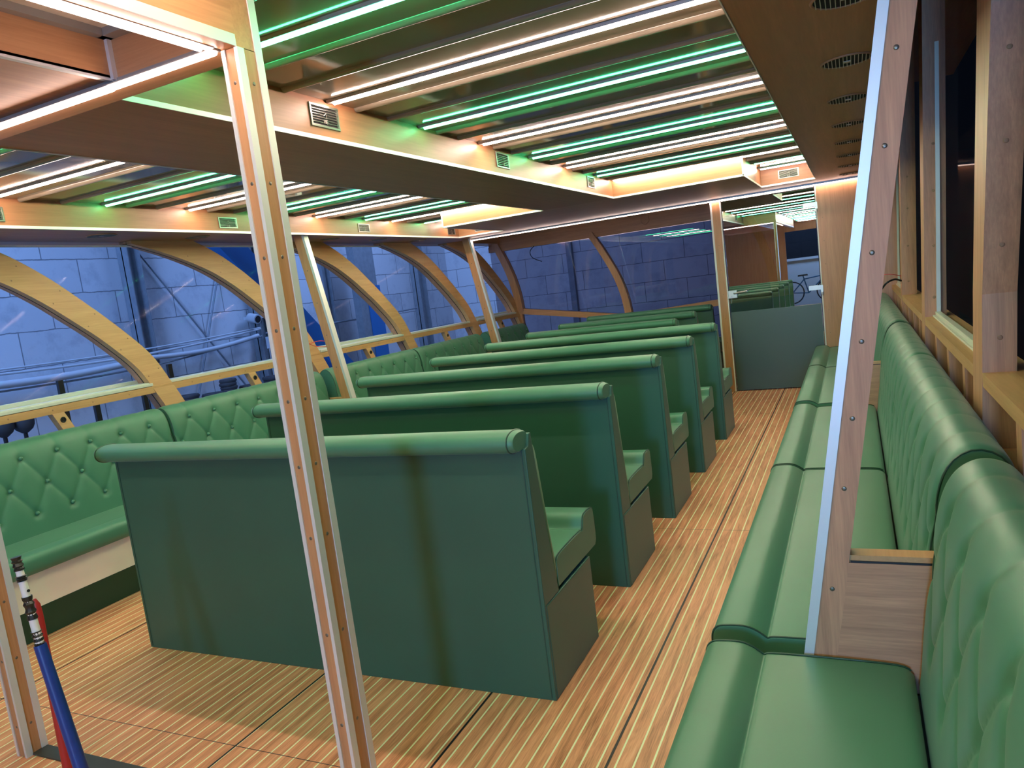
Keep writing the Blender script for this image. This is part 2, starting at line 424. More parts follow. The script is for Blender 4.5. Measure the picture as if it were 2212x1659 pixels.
# round ceiling diffusers in the soffits
def round_vent(x, y, label, group):
    t = thing('round_vent', label, 'vent', (x, y, ZS), group)
    MB().torus((x, y, ZS-.001), (0, 0, 1), .093, .005, 36, 8).build('ring', M['plug'], t, 60)
    MB().disc((x, y, ZS-.001), (0, 0, -1), .092, .0012, 30).build('backing', M['dark'], t)
    sl = MB()
    for i in range(-6, 7):
        u = i*.0135; h = math.sqrt(max(.092**2-u*u, 0)); sl.box(x+u-.0013, x+u+.0013, y-h, y+h, ZS-.006, ZS-.002)
    sl.box(x-.012, x+.012, y-.016, y+.016, ZS-.007, ZS-.006)
    sl.build('slat', M['chrome'], t)
for i in range(8):
    round_vent(.025, 2.507+.828*i, 'round slatted vent in the right soffit, %s along its row' % ['nearest', 'second', 'third', 'fourth', 'fifth', 'sixth', 'seventh', 'farthest'][i], 'round vents of the right soffit')
for i in range(8):
    round_vent(-4.665, 1.9+.828*i, 'round slatted vent in the left soffit, %s along its row' % ['nearest', 'second', 'third', 'fourth', 'fifth', 'sixth', 'seventh', 'farthest'][i], 'round vents of the left soffit')

# ------------------------------------------------------------------ stair box (posts and header)
def post(name, x0, x1, y0, y1, zt, label, screw_z):
    t = thing(name, label, 'post', (x0, y0, 0), 'posts of the stair enclosure')
    c = .0035
    MB().box(x0+c, x1-c, y0+c, y1-c, 0, zt).build('core', M['wood_z'], t)
    w = x1-x0
    for (a, b, s1, s2) in ((x0, y0, 1, 1), (x1, y0, -1, 1), (x0, y1, 1, -1), (x1, y1, -1, -1)):
        e = .0125 if a == x0 and b == y0 else .011
        e2 = .024
        m = MB()
        m.box(a, a+s1*e, b, b+s2*c*1.05, .0, zt); m.box(a, a+s1*c*1.05, b+s2*c*1.05, b+s2*e2, 0, zt)
        m.build('corner_angle', M['alu'], t)
    sc = None
    for z in screw_z:
        for which in (0, 1):
            if which == 0: c_ = ((x0+x1)/2, y0+c, z); n_ = (0, -1, 0)
            else: c_ = (x1-c, (y0+y1)/2, z); n_ = (1, 0, 0)
            MB().disc(c_, n_, .0052, .0012, 12, 0, .4).build('screw', M['screw'], t, 60)
    return t
post('corner_post', -1.406, -1.352, 1.5, 1.59, 2.182, 'tall wooden post edged in aluminium standing in front of the nearest green bench', [.35, .62, .90, 1.10, 1.28, 1.47, 1.66, 1.85, 2.10])
post('corner_post', -2.955, -2.895, 1.486, 1.568, 2.182, 'wooden post edged in aluminium at the left picture edge beside the red and blue poles', [.12, .38, .60, .85, 1.1, 1.4, 1.7, 2.0])
hd = struct('trim_2', (-2.1, 1.54, 2.18), 'wooden header box with white light strips over the stair opening at top left')
m = MB(); m.box(-2.955, -1.3555, 1.504, 1.588, 2.184, ZR-.001); m.build('header_board', M['wood_x'], hd)
m = MB(); m.box(-1.40, -1.3555, -3.5, 1.504, 2.184, ZR-.001); m.build('side_board', M['wood_y'], hd)
m = MB(); m.box(-1.3555, -1.352, -3.5, 1.5, 2.182, 2.210); m.build('edge_angle', M['alu'], hd)
m = MB(); m.box(-1.3555, -1.352, 1.565, 1.59, 2.182, ZR-.001); m.build('edge_angle', M['alu'], hd)
m = MB(); m.box(-2.955, -1.826, -3.5, 1.504, 2.205, 2.24); m.build('inner_soffit', M['wood_y'], hd)
m = MB(); m.box(-1.825, -1.80, -3.5, 1.504, 2.205, ZR-.001); m.build('well_side_board', M['wood_y'], hd)
m = MB(); m.box(-1.80, -1.40, -3.5, 1.504, 2.325, ZR-.001); m.build('skylight_panel', M['white_panel'], hd)
m = MB()
m.box(-1.80, -1.40, 1.47, 1.504, 2.305, 2.325); m.box(-1.80, -1.775, -3.5, 1.504, 2.305, 2.325)
for y in (1.12, .78, .44, .1): m.box(-1.80, -1.40, y-.018, y+.018, 2.306, 2.325)
m.build('skylight_bar', M['alu_dark'], hd)
m = MB(); m.box(-1.80, -1.788, 1.49, 1.504, 2.20, 2.325); m.box(-1.815, -1.80, -3.5, 1.504, 2.198, 2.212); m.build('corner_bead', M['alu'], hd)
def lstrip(pts, r, mat, parent, name='light_strip'):
    return MB().tube(pts, r, 10).build(name, mat, parent, 60)
MB().prism(half(1.489, 2.182, .011, .013), -2.94, -1.80, 'x').build('light_strip', M['led_w2'], hd, 60)
MB().prism(half(1.484, 2.182, .011, .013), -1.80, -1.412, 'x').build('light_strip', M['led_w2'], hd, 60)
MB().prism(half(-1.413, 2.182, .011, .013), -.7, 1.44, 'y').build('light_strip', M['led_w2'], hd, 60)
MB().box(-2.94, -1.41, 1.474, 1.504, 2.1822, 2.186).build('strip_channel', M['alu_dark'], hd)
MB().box(-1.427, -1.399, -3.4, 1.474, 2.1822, 2.186).build('strip_channel', M['alu_dark'], hd)
MB().box(-1.404, -1.399, -3.5, 1.5, 2.187, 2.205).build('strip_channel', M['alu_dark'], hd)
MB().box(-2.94, -1.41, 1.499, 1.504, 2.187, 2.205).build('strip_channel', M['alu_dark'], hd)

# poles leaning by the left post
t = thing('warning_pole', 'blue tube with taped black and white top leaning near the left post', 'pole', (-2.395, 1.39, 0))
P0, P1 = Vector((-2.395, 1.39, .0)), Vector((-2.510, 1.40, .535))
def lerp(a, b, t_): return a + (b-a)*t_
MB().tube([P0, P1], [.022, .0195], 18).build('blue_sleeve', M['bluetape'], t, 60)
d = (P1-P0).normalized()
P2 = Vector((-2.538, 1.40, .835))
MB().tube([P1 - d*.01, lerp(P1, P2, .5), P2], [.0135, .0125, .012], 12).build('white_tube', M['white'], t, 60)
for (a, b, ph) in ((.0, .16, 0), (.30, .56, .7), (.86, 1.01, .3), (.74, .80, 2)):
    pts = [lerp(P1, P2, a + (b-a)*i/9) for i in range(10)]
    MB().tube(pts, [.0150+.0025*math.sin(i*2.3+ph) for i in range(10)], 9).build('tape_wrap', M['tape'], t, 30)
bolt = MB(); q = lerp(P1, P2, .62); bolt.tube([q, q+Vector((.018, 0, .003))], .0016, 6); bolt.disc(q+Vector((.018, 0, .003)), (1, 0, .1), .005, .002, 8); bolt.build('bolt', M['black'], t, 50)
t = thing('red_pole', 'thin red pole leaning behind the blue tube', 'pole', (-2.62, 1.465, 0))
MB().tube([(-2.62, 1.465, 0), (-2.602, 1.465, .60), (-2.600, 1.465, .64), (-2.600, 1.465, .66)], [.017, .016, .013, .004], 14).build('shaft', M['red'], t, 60)

# ------------------------------------------------------------------ upholstery
ROWS = (.555, .72, .886)
def seat_profile(z0=.365, zf=.442, zb=.468, depth=.508, bol=.145, over=.0):
    p = [(0.012, z0), (-.004, z0+.02), (-.008, z0+.045), (-.004, zb-.025), (.012, zb-.006), (.04, zb), (.085, zb+.001), (bol-.03, zb-.008), (bol-.008, zf+.004), (bol+.004, zf-.004), (bol+.02, zf+.001), (bol+.10, zf+.003), (depth-.08, zf+.002), (depth-.02, zf-.004), (depth, zf-.022), (depth, z0)]
    body = catmull(p[:-1], 4) + [p[-1]]
    return body
def cushion_body(prof, a0, a1, axis, rnd=.012):
    """extrude a closed profile with softly rounded ends"""
    m = MB(); n = len(prof)
    cx = sum(p[0] for p in prof)/n; cz = sum(p[1] for p in prof)/n
    A = np.array(prof); L = a1-a0; sg = 1 if L > 0 else -1
    steps = [(0, 1), (rnd*.25, .5), (rnd, 0)]
    rings = [(a0 + sg*t_, s_) for t_, s_ in steps] + [(a1 - sg*t_, s_) for t_, s_ in steps[::-1]]
    # inward normals by small offset
    T = np.roll(A, -1, 0) - np.roll(A, 1, 0); T /= np.maximum(np.hypot(T[:, 0], T[:, 1]), 1e-9)[:, None]
    N = np.stack([-T[:, 1], T[:, 0]], 1)
    ar = np.sum(A[:, 0]*np.roll(A[:, 1], -1) - np.roll(A[:, 0], -1)*A[:, 1])
    if ar < 0: N = -N
    V = []
    for t_, s_ in rings:
        B = A + N*rnd*.35*s_
        for a, b in B: V.append((a, t_, b) if axis == 'y' else (t_, a, b))
    F = []
    for r in range(len(rings)-1):
        for i in range(n):
            F.append((r*n+i, r*n+(i+1) % n, (r+1)*n+(i+1) % n, (r+1)*n+i))
    F += [tuple(range(n))[::-1], tuple(range((len(rings)-1)*n, len(rings)*n))]
    flip = (ar < 0) != (axis == 'y')
    if sg < 0: flip = not flip
    if flip: F = [q[::-1] for q in F]
    m.poly(V, F); return m
def piping(prof, a, axis, rad=.0035):
    pts = [(p[0], a, p[1]) if axis == 'y' else (a, p[0], p[1]) for p in prof]
    return MB().tube(pts, rad, 6)

def back_surface(y0, y1, side, name_parent, pitch, off, rows=ROWS):
    """tufted back cushion. side=+1: wall at +X (right), -1: left. returns (MB, button positions)"""
    if side > 0: fx = lambda d_: d_
    front = [(.085, .40), (.092, .45), (.103, .56), (.121, .70), (.139, .83), (.160, .91), (.188, .957), (.225, .981), (.262, .983), (.300, .965), (.325, .925), (.330, .86), (.330, .78)]
    if side < 0: front = [(-4.30 - p[0], p[1]) for p in front]
    C = np.array(catmull(front, 12)); 
    seg = np.hypot(np.diff(C[:, 0]), np.diff(C[:, 1])); s = np.concatenate([[0], np.cumsum(seg)])
    n_s = int(s[-1]/.0085); si = np.linspace(0, s[-1], n_s)
    cx, cz = np.interp(si, s, C[:, 0]), np.interp(si, s, C[:, 1])
    tx, tz = np.gradient(cx), np.gradient(cz); L = np.hypot(tx, tz); nx, nz = tz/L, -tx/L
    if side > 0: nx, nz = -nx, -nz
    ny = max(8, int((y1-y0)/.0095)); yy = np.linspace(y0, y1, ny)
    # arc position of button rows (front side)
    top_i = np.argmax(cz); sr = [np.interp(r, cz[:top_i], si[:top_i]) for r in rows]
    by = {}
    kk = np.arange(-1, int((y1-y0)/pitch)+2)
    for r_ in range(3): by[r_] = y0 + off + (kk + (.5 if r_ == 1 else 0))*pitch
    Yg, Sg = np.meshgrid(yy, si)
    D = np.full(Yg.shape, 9.)
    def segd(ya, sa, yb, sb):
        vx, vy = yb-ya, sb-sa; L2 = vx*vx+vy*vy
        t_ = np.clip(((Yg-ya)*vx + (Sg-sa)*vy)/L2, 0, 1)
        return np.hypot(Yg-(ya+t_*vx), Sg-(sa+t_*vy))
    for r_ in (0, 1):
        for ya in by[r_]:
            for yb in (ya-pitch/2, ya+pitch/2):
                if max(ya, yb) < y0-.05 or min(ya, yb) > y1+.05: continue
                D = np.minimum(D, segd(ya, sr[r_], yb, sr[r_+1]))
    Dc = D.copy()
    for ya in by[2]:
        if y0+.02 < ya < y1-.02:
            d_ = segd(ya, sr[2], ya, si[-1])
            D = np.minimum(D, d_ + .006)
            Dc = np.minimum(Dc, d_ + .006)
    B = np.full(Yg.shape, 9.); buttons = []
    for r_ in range(3):
        for ya in by[r_]:
            if y0+.03 < ya < y1-.03:
                B = np.minimum(B, np.hypot(Yg-ya, Sg-sr[r_])); buttons.append((ya, sr[r_]))
    q_ = 1.35 if side < 0 else 1.45
    H = -.0035*q_*np.exp(-(Dc/.006)**1.5) - .0045*min(q_, 1.1)*np.exp(-(D/.030)**2) - .008*q_*np.exp(-(B/.026)**2)
    # fade above the top row
    over = np.clip((Sg - sr[2])/.25, 0, 1); H = np.where(Sg > sr[2], H*(1-.6*over), H)
    low = np.clip((sr[0]-.03 - Sg)/.05, 0, 1); H = H*(1-low)
    ed = np.minimum(Yg-y0, y1-Yg); H -= .010*np.exp(-(ed/.012)**1.2)
    PX = cx[:, None] + nx[:, None]*H; PZ = cz[:, None] + nz[:, None]*H
    V = np.stack([PX, Yg, PZ], -1).reshape(-1, 3)
    F = []
    for i in range(n_s-1):
        for j in range(ny-1):
            q = (i*ny+j, i*ny+j+1, (i+1)*ny+j+1, (i+1)*ny+j)
            F.append(q if side > 0 else q[::-1])
    m = MB(); m.poly([tuple(v) for v in V.tolist()], F)
    # end caps
    for j, fl in ((0, False), (ny-1, True)):
        ring = [(PX[i, j], yy[j], PZ[i, j]) for i in range(0, n_s, 3)] + [(PX[-1, j], yy[j], PZ[-1, j])]
        m.poly(ring + [(ring[-1][0], yy[j], .40)], [tuple(range(len(ring)+1))[::(-1 if fl else 1)]])
    m.poly([(PX[-1, 0], y0, PZ[-1, 0]), (PX[-1, 0], y1, PZ[-1, 0]), (PX[-1, 0], y1, .40), (PX[-1, 0], y0, .40), (PX[0, 0], y0, .40), (PX[0, 0], y1, .40)], [(0, 3, 2, 1), (3, 4, 5, 2)])
    bl = []
    for ya, s_ in buttons:
        X_, Z_ = np.interp(s_, si, cx), np.interp(s_, si, cz); a, b = np.interp(s_, si, nx), np.interp(s_, si, nz)
        bl.append(((X_ + a*(-.006), ya, Z_ + b*(-.006)), (a, 0, b)))
    prof = [(PX[i, 0], PZ[i, 0]) for i in range(0, n_s, 3)]
    return m, bl, prof

BTN = {}
def button(parent, pos, nrm):
    key = round(nrm[0], 1)
    if key not in BTN:
        mb = MB().disc((0, 0, 0), nrm, .0125, .012, 14, 0, 1.)
        me = bpy.data.meshes.new('button'); me.from_pydata(mb.v, [], mb.f); me.materials.append(M['leather'])
        me.polygons.foreach_set('use_smooth', [True]*len(me.polygons)); me.update(); BTN[key] = me
    o = bpy.data.objects.new('button', BTN[key]); COL.objects.link(o); o.parent = parent
    off = ORG[parent.name]; o.location = (pos[0]-off[0], pos[1]-off[1], pos[2]-off[2]); return o

def wall_bench(side, y0, y1, label, pitch, off):
    xb = .10 if side > 0 else -4.40
    xf = -.43 if side > 0 else -3.885
    t = thing('wall_bench', label, 'bench', ((xb+xf)/2, (y0+y1)/2, 0), 'green wall benches along the %s side' % ('right' if side > 0 else 'left'))
    if side > 0:
        MB().box(xf+.055, xb+.25, y0+.004, y1-.004, .0, .363).build('base', M['panel_green'], t)
    else:
        MB().box(-3.98, xb-.25, y0+.004, y1-.004, .163, .363).build('base', M['cream'], t, label='cream plywood face')
        MB().box(-3.978, -4.3, y0+.004, y1-.004, .0, .1625).build('kick_panel', M['kick'], t)
    sp_ = seat_profile()
    pr = [(xf + a, b) if side > 0 else (xf - a, b) for a, b in sp_]
    seat = cushion_body(pr, y0+.004, y1-.004, 'y').build('seat_cushion', M['leather'], t, 55)
    for ye in (y0+.007, y1-.007):
        piping(pr[2:-3], ye, 'y', .0028).build('piping', M['piping'], seat, 60)
    m, bl, prof = back_surface(y0+.005, y1-.005, side, t, pitch, off)
    bk = m.build('back_cushion', M['leather'], t, 70)
    for ye in (y0+.006, y1-.006):
        piping([(p[0], p[1]) for p in prof], ye, 'y', .0032).build('piping', M['piping'], bk, 60)
    if side < 0:
        for p, n_ in bl: button(bk, p, n_)
    return t
# left: sections
secs_l = [(1.45, 3.64, .22, 'with cream front, by the nearest cross bench'), (3.655, 5.38, .236, 'behind the near post'), (5.50, 7.04, .22, 'right after the thin leaning post'),
          (7.055, 8.65, .22, 'before the far leaning post'), (8.86, 10.15, .22, 'darkest, at the far left corner')]
for i, (a, b, p, w) in enumerate(secs_l):
    offs = [.045, .164, .14, .13, .12][i]
    wall_bench(-1, a, b, 'green buttoned wall bench on the left, %s' % w, p, offs)
secs_r = [(.25, 1.965, .215, 'the nearest one in the bottom right corner'), (2.045, 3.80, .215, 'just behind the leaning wooden post'), (3.81, 5.40, .215, 'second one behind the leaning wooden post'),
          (5.50, 7.25, .215, 'second from the glass door'), (7.26, 8.77, .215, 'ending at the panel beside the glass door')]
for i, (a, b, p, w) in enumerate(secs_r):
    wall_bench(1, a, b, 'green tufted wall bench on the right, %s' % w, p+.015, .17)

# cross benches
BX0, BX1 = -3.21, -1.07
def cross_bench():
    t = thing('cross_bench', 'x', 'bench', (0, 0, 0), 'green cross benches in a row')
    ORG[t.name] = Vector((0, 0, 0))
    MB().box(BX0, BX1, .012, .50, 0, .36).build('base', M['panel_green'], t, None, .004)
    # backrest wedge
    prof = [(.0, .0), (0, .945), (.030, .950), (.046, .992), (.062, .992), (.078, .85), (.105, .62), (.135, .42), (.146, .362), (.0115, .362), (.0115, .0)]
    m = MB(); m.prism(prof, BX0+.002, BX1-.002, 'x'); bk = m.build('backrest', M['panel_green'], t, None, .003)
    # roll along the top: D section
    r = catmull([(.045, .945), (-.02, .938), (-.062, .950), (-.078, .975), (-.068, 1.003), (-.030, 1.016), (.02, 1.014), (.052, 1.000), (.066, .97)], 4, True)
    roll = cushion_body(r, BX0-.035, BX1-.012, 'x', .022).build('top_roll', M['leather'], t, 55)
    for xe in (BX0-.015, BX1-.034):
        MB().tube([(xe, a, b) for a, b in r] + [(xe, *r[0])], .003, 6).build('piping', M['piping'], roll, 60)
    # vertical stitched edge piping on the back panel
    for x in (BX0+.018, BX1-.018):
        MB().tube([(x, -.0005, .01), (x, -.0005, .94)], .0022, 6).build('piping', M['piping'], bk, 60)
    # front padded leaning face
    fr = [(.064, .945), (.084, .93), (.100, .84), (.122, .66), (.146, .50), (.150, .44), (.130, .43), (.070, .85)]
    cushion_body(catmull(fr, 3, True), BX0+.004, BX1-.004, 'x', .01).build('back_pad', M['leather'], t, 60)
    sp_ = [(0.605 - a, b) for a, b in seat_profile(.372, .492, .545, .452, .15)]
    seat = cushion_body(sp_, BX0+.004, BX1-.004, 'x').build('seat_cushion', M['leather'], t, 55)
    for xe in (BX0+.008, BX1-.008): piping(sp_[2:-2], xe, 'x', .003).build('piping', M['piping'], seat, 60)
    return t
wh = ['the nearest one, directly behind the near post', 'second from the front', 'third from the front', 'fourth from the front', 'fifth from the front', 'sixth from the front', 'seventh from the front', 'the farthest one, behind the door jamb']
BY = [2.285, 3.29, 4.31, 5.33, 6.36, 7.36, 8.34, 9.40]
b0 = cross_bench()
benches = [b0] + [copy_tree(b0) for _ in BY[1:]]
for i, (o, y) in enumerate(zip(benches, BY)):
    o.location = (0, y, 0); o['label'] = 'green cross bench with rolled top, %s' % wh[i]
    if i >= 5: o.location = (0, y, 0); o.scale = (1, 1, 1)
# the three far benches stop short of the door
def short(o, x1):
    for ch in o.children:
        me = ch.data.copy(); ch.data = me
        n = len(me.vertices); co_ = np.empty(n*3); me.vertices.foreach_get('co', co_); co_ = co_.reshape(-1, 3)
        mk = co_[:, 0] > -2.1; co_[mk, 0] += (x1 - BX1)
        me.vertices.foreach_set('co', co_.ravel()); me.update()
        for g in ch.children:
            me = g.data.copy(); g.data = me; n = len(me.vertices); c2 = np.empty(n*3); me.vertices.foreach_get('co', c2); c2 = c2.reshape(-1, 3)
            mk = c2[:, 0] > -2.1; c2[mk, 0] += (x1 - BX1); me.vertices.foreach_set('co', c2.ravel()); me.update()
for o in benches[5:]: short(o, -1.61)

# ------------------------------------------------------------------ leaning side frames
def side_frame(side, y, label, low=True):
    """ leaning post of a transverse side frame, wood face with an alloy edge strip """
    if side > 0: xf = lambda z: -.18 + .166*(z-.446)      # inner edge
    else: xf = lambda z: -4.232 - .175*(z-.822) + .0
    s = 1 if side > 0 else -1
    z_0 = 0.
    t = thing('leaning_post', label, 'post', (xf(.4), y, z_0), 'leaning posts of the side frames')
    z0, z1 = .0, ZS
    def bar(a, b, d0, d1, z0=z0, z1=z1):
        q = lambda z: [(xf(z)+s*a, y+d0, z), (xf(z)+s*b, y+d0, z), (xf(z)+s*b, y+d1, z), (xf(z)+s*a, y+d1, z)]
        A, B = q(z0), q(z1)
        if s < 0: A, B = [A[1], A[0], A[3], A[2]], [B[1], B[0], B[3], B[2]]
        return MB().hexa(A, B)
    W = .082 if side > 0 else .118
    bar(.022, W, .0025, .058).build('board', M['teak_r'] if side > 0 else M['wood_z'], t)
    bar(0, .0245, 0, .060).build('edge_strip', M['alu'], t)
    if side > 0:
        zs = [.63, .90, 1.08, 1.27, 1.48, 1.72, 1.93]
    else: zs = [1.0, 1.3, 1.6, 1.9]
    for z in zs:
        a = .05 if side > 0 else .075
        MB().disc((xf(z)+s*a, y+.002, z), (0, -1, 0), .0062 if side > 0 else .006, .0014, 12, 0, .4).build('screw', M['screw'], t, 60)
    if side > 0 and low:
        xe = .34
        A = [(xf(.0)+.022, y+.0026, .0), (xe, y+.0026, .0), (xe, y+.0575, .0), (xf(.0)+.022, y+.0575, .0)]
        B = [(xf(.703)+.022, y+.0026, .703), (xe, y+.0026, .703), (xe, y+.0575, .703), (xf(.703)+.022, y+.0575, .703)]
        MB().hexa(A, B).build('low_panel', M['teak_rx'], t)
        MB().box(xf(.7)+.084, xe, y+.008, y+.057, .703, .722).build('ledge', M['arch'], t)
        MB().box(xf(.7)+.086, xe, y+.004, y+.010, .703, .708).build('shadow_gap', M['black'], t)
    elif side < 0:
        MB().box(-4.62, xf(.65)-.005, y+.003, y+.057, .44, .70).build('low_panel', M['wood_x'], t)
        MB().box(-4.62, xf(.7)-.118, y+.003, y+.057, .70, .715).build('ledge', M['arch'], t)
    return t
side_frame(1, 1.97, 'pale walnut post with pale blue edge strip leaning across the right foreground')
side_frame(1, 5.43, 'wooden leaning post on the right side hidden behind the big foreground post')
side_frame(-1, 5.42, 'thin wooden post with bright edge leaning outward left of the second ceiling grille')
side_frame(-1, YF-.125, 'thin wooden post at the left end of the far white light strip')

# ------------------------------------------------------------------ far partition with glass door
wf = struct('wall_front', (0, YF, 0), 'wooden partition with white light strip over the glass door')
MB().box(-.322, .56, YF+.004, YF+.054, 0, ZS-.001).build('panel', M['wood_z'], wf)
MB().box(-1.418, -1.328, YF+.002, YF+.055, 0, 2.205).build('jamb', M['wood_z'], wf)
for x0, x1 in ((-1.436, -1.416), (-1.330, -1.318), (-.330, -.318)):
    MB().box(x0, x1, YF, YF+.058, 0, 2.205).build('edge_strip', M['white'], wf)
MB().box(-4.62, .13, YF-.016, YF+.0, 2.203, ZS).build('strip_channel', M['alu'], wf)
MB().box(-4.62, .5, YF+.0, YF+.06, 2.206, ZS).build('header', M['wood_x'], wf)
for dy in (-.022, -.042):
    MB().prism(half(YF+dy, 2.201, .0062, .009), -4.62, .125, 'x').build('light_strip', M['led_w2'], wf, 60)
MB().box(-4.62, .13, YF-.055, YF-.016, 2.2012, ZS).build('strip_channel', M['alu'], wf)
for z in np.arange(.3, 2.1, .28): MB().disc((-1.373, YF+.002, z), (0, -1, 0), .005, .001, 10, 0, .4).build('plug', M['plug'], wf, 60)
for z in np.arange(.35, 2.1, .25): MB().disc((-.27, YF+.004, z), (0, -1, 0), .005, .001, 10, 0, .4).build('plug', M['plug'], wf, 60)
dr = struct('door_1', (-.82, YF, 0), 'frameless mirror-tinted glass door with green lower film')
MB().box(-1.308, -.338, YF+.020, YF+.030, .012, 2.19).build('glass_pane', M['door_glass'], dr)
m = MB(); m.hexa([(-1.305, YF+.012, .012), (-.341, YF+.012, .012), (-.341, YF+.0195, .012), (-1.305, YF+.0195, .012)], [(-1.305, YF+.012, .925), (-.341, YF+.012, .925), (-.341, YF+.0195, .925), (-1.305, YF+.0195, .925)])
m.build('film', M['film'], dr)
m = MB(); m.box(-1.318, -1.22, YF+.0, YF+.02, 1.085, 1.175); lp = m.build('lock_plate', M['chrome'], dr, None, .003)
m = MB(); m.tube([(-1.245, YF, 1.14), (-1.245, YF-.045, 1.14), (-1.225, YF-.052, 1.142), (-1.10, YF-.052, 1.155)], .009, 10); m.build('handle', M['chrome'], dr, 60)
m = MB(); m.tube([(-1.285, YF, 1.11), (-1.285, YF-.025, 1.11)], .008, 10); m.tube([(-1.285, YF-.024, 1.10), (-1.285, YF-.024, 1.03)], .002, 6); m.build('key', M['chrome'], dr, 60)
for zc in (2.0, 1.105):
    m = MB(); m.box(-.455, -.322, YF+.0, YF+.02, zc-.024, zc+.024); m.box(-.335, -.312, YF-.012, YF+.02, zc-.07, zc+.024); m.tube([(-.322, YF-.012, zc-.08), (-.322, YF-.012, zc-.05)], .010, 10)
    m.build('hinge', M['chrome'], dr, 60)

# ------------------------------------------------------------------ left windows with swept arches
ARC = [(.16, .62), (.11, .80), (.06, .95), (0, 1.10), (-.10, 1.32), (-.30, 1.55), (-.48, 1.72), (-.69, 1.90), (-.94, 2.06), (-1.28, 2.20), (-1.70, 2.32)]
AC = catmull(ARC, 5)
AC = [p for p in AC if p[1] <= 2.31]
def arch_band(yb, w0, d0, d1, shift=0., zmax=9):
    """swept band: half width w0, from depth d0 to d1 (outward = -X)"""
    m = MB(); L = []; Rr = []
    A = np.array(AC); T = np.gradient(A, axis=0); T /= np.hypot(T[:, 0], T[:, 1])[:, None]; N = np.stack([T[:, 1], -T[:, 0]], 1)
    V = []; n = len(A)
    for i in range(n):
        w = w0*(1 + .22*max(0, (A[i][1]-1.6))/.6)
        for (sd, d_) in ((1, d0), (-1, d0), (-1, d1), (1, d1)):
            y_, z_ = A[i] + N[i]*(w*sd + shift); z_ = min(z_, zmax)
            V.append((XL(z_) - d_, yb + y_, z_))
    F = []
    for i in range(n-1):
        for k_ in range(4): F.append((i*4+k_, i*4+(k_+1) % 4, (i+1)*4+(k_+1) % 4, (i+1)*4+k_))
    F += [(0, 3, 2, 1), tuple((n-1)*4+k_ for k_ in range(4))]
    m.poly(V, [f[::-1] for f in F]); return m, A, N
AB = [.42, 2.14, 3.86, 5.60, 7.25, 8.93, 10.42]
wl = struct('wall_left', (0, 0, 0), 'wooden side wall with rail below the left windows')
MB().box(-4.76, -4.71, -2, 10.5, 0, .80).build('lower_panel', M['wood_y'], wl)
MB().box(XL(1.1)-.05, XL(1.1)+.006, -2, 10.45, 1.078, 1.128).build('rail', M['arch'], wl)
for i, yb in enumerate(AB):
    a, A, N = arch_band(yb, .083, -.008, .05); ao = a.build('arch', M['arch'], wl, 40)
    a2, _, _ = arch_band(yb, .074, .05, .13); a2.build('arch_reveal', M['teak_r'], wl, 40)
    a3, _, _ = arch_band(yb, .0845, .046, .054); a3.build('gasket', M['black'], wl, 40)
    if i in (1, 2, 3, 4, 5):
        for j in range(18, len(A)-1, 5):
            for sd in (-1, 1):
                y_, z_ = A[j] + N[j]*(.055*sd)
                if z_ > 2.19: continue
                MB().disc((XL(z_)+.0082, yb+y_, z_), (1, 0, .17), .0055, .0012, 10, 0, .4).build('screw', M['plug'], ao, 60)
for y in np.arange(.2, 10.3, .28):
    MB().disc((XL(1.1)+.006, y, 1.103), (1, 0, 0), .005, .001, 10, 0, .4).build('screw', M['plug'], wl, 60)
# short studs with sockets between rail and seat backs
for i, y in enumerate((1.3, 3.03, 4.75, 6.45, 8.12, 9.75)):
    q = lambda z, d_: [(XL(z)-.05, y-(z-1.08)*.35-.04, z), (XL(z)+.004, y-(z-1.08)*.35-.04, z), (XL(z)+.004, y-(z-1.08)*.35+.04, z), (XL(z)-.05, y-(z-1.08)*.35+.04, z)]
    st = MB().hexa(q(.80, 0), q(1.078, 0)).build('stud', M['arch'], wl)
    m = MB(); m.torus((XL(1.03)+.006, y+.018, 1.03), (1, 0, 0), .015, .005, 20, 6); m.disc((XL(1.03)+.004, y+.018, 1.03), (1, 0, 0), .012, .002, 14); m.disc((XL(1.03)+.008, y+.018, 1.033), (1, 0, 0), .004, .003, 8)
    m.build('socket', M['black'], st, 60)
for i in range(6):
    ya, yb = AB[i], AB[i+1]
    w = struct('window_%d' % (i+1), (XL(1.1), (ya+yb)/2, 1.1), 'left side window with swept wooden arch')
    # pane follows the flared plane; upper part parallelogram is simply a full sheet
    g = MB(); zt = ZS+.02
    g.poly([(XL(z)-.10, y, z) for z, y in ((1.15, ya), (1.15, yb), (zt, yb-1.35), (zt, ya-1.35))], [(0, 1, 2, 3)])
    g.build('glass_pane', M['glass'], w)
    gl = MB(); gl.poly([(XL(z)-.05, y, z) for z, y in ((.80, ya), (.80, yb), (1.078, yb), (1.078, ya))], [(0, 1, 2, 3)]); gl.build('lower_pane', M['glass'], w)
    big = i in (1, 3, 5)
    if i in (1, 2, 3, 4): MB().box(XL(2.17)-.12, XL(2.17)-.09, ya-1.05, yb-1.45, 2.185, 2.197).build('top_profile', M['white'], w)
    m = MB()
    m.box(XL(1.14)-.15, XL(1.14)+.0, ya+.075, yb-.075, 1.129, 1.150 if not big else 1.158); m.build('sill', M['alu_pale'], w, None, .002)
    if big:
        MB().box(XL(1.14)+.0, XL(1.14)+.012, ya+.085, yb-.09, 1.131, 1.152).build('sill_trim', M['alu_pale'], w, None, .002)
        MB().box(XL(1.14)-.15, XL(1.14)-.125, ya+.02, yb-.09, 1.158, 1.185).build('frame_profile', M['alu_pale'], w, None, .002)
MB().box(-5.2, -4.9, -5.6, 10.7, ZS+.0005, ZR).build('gutter', M['wood_y'], ceil)

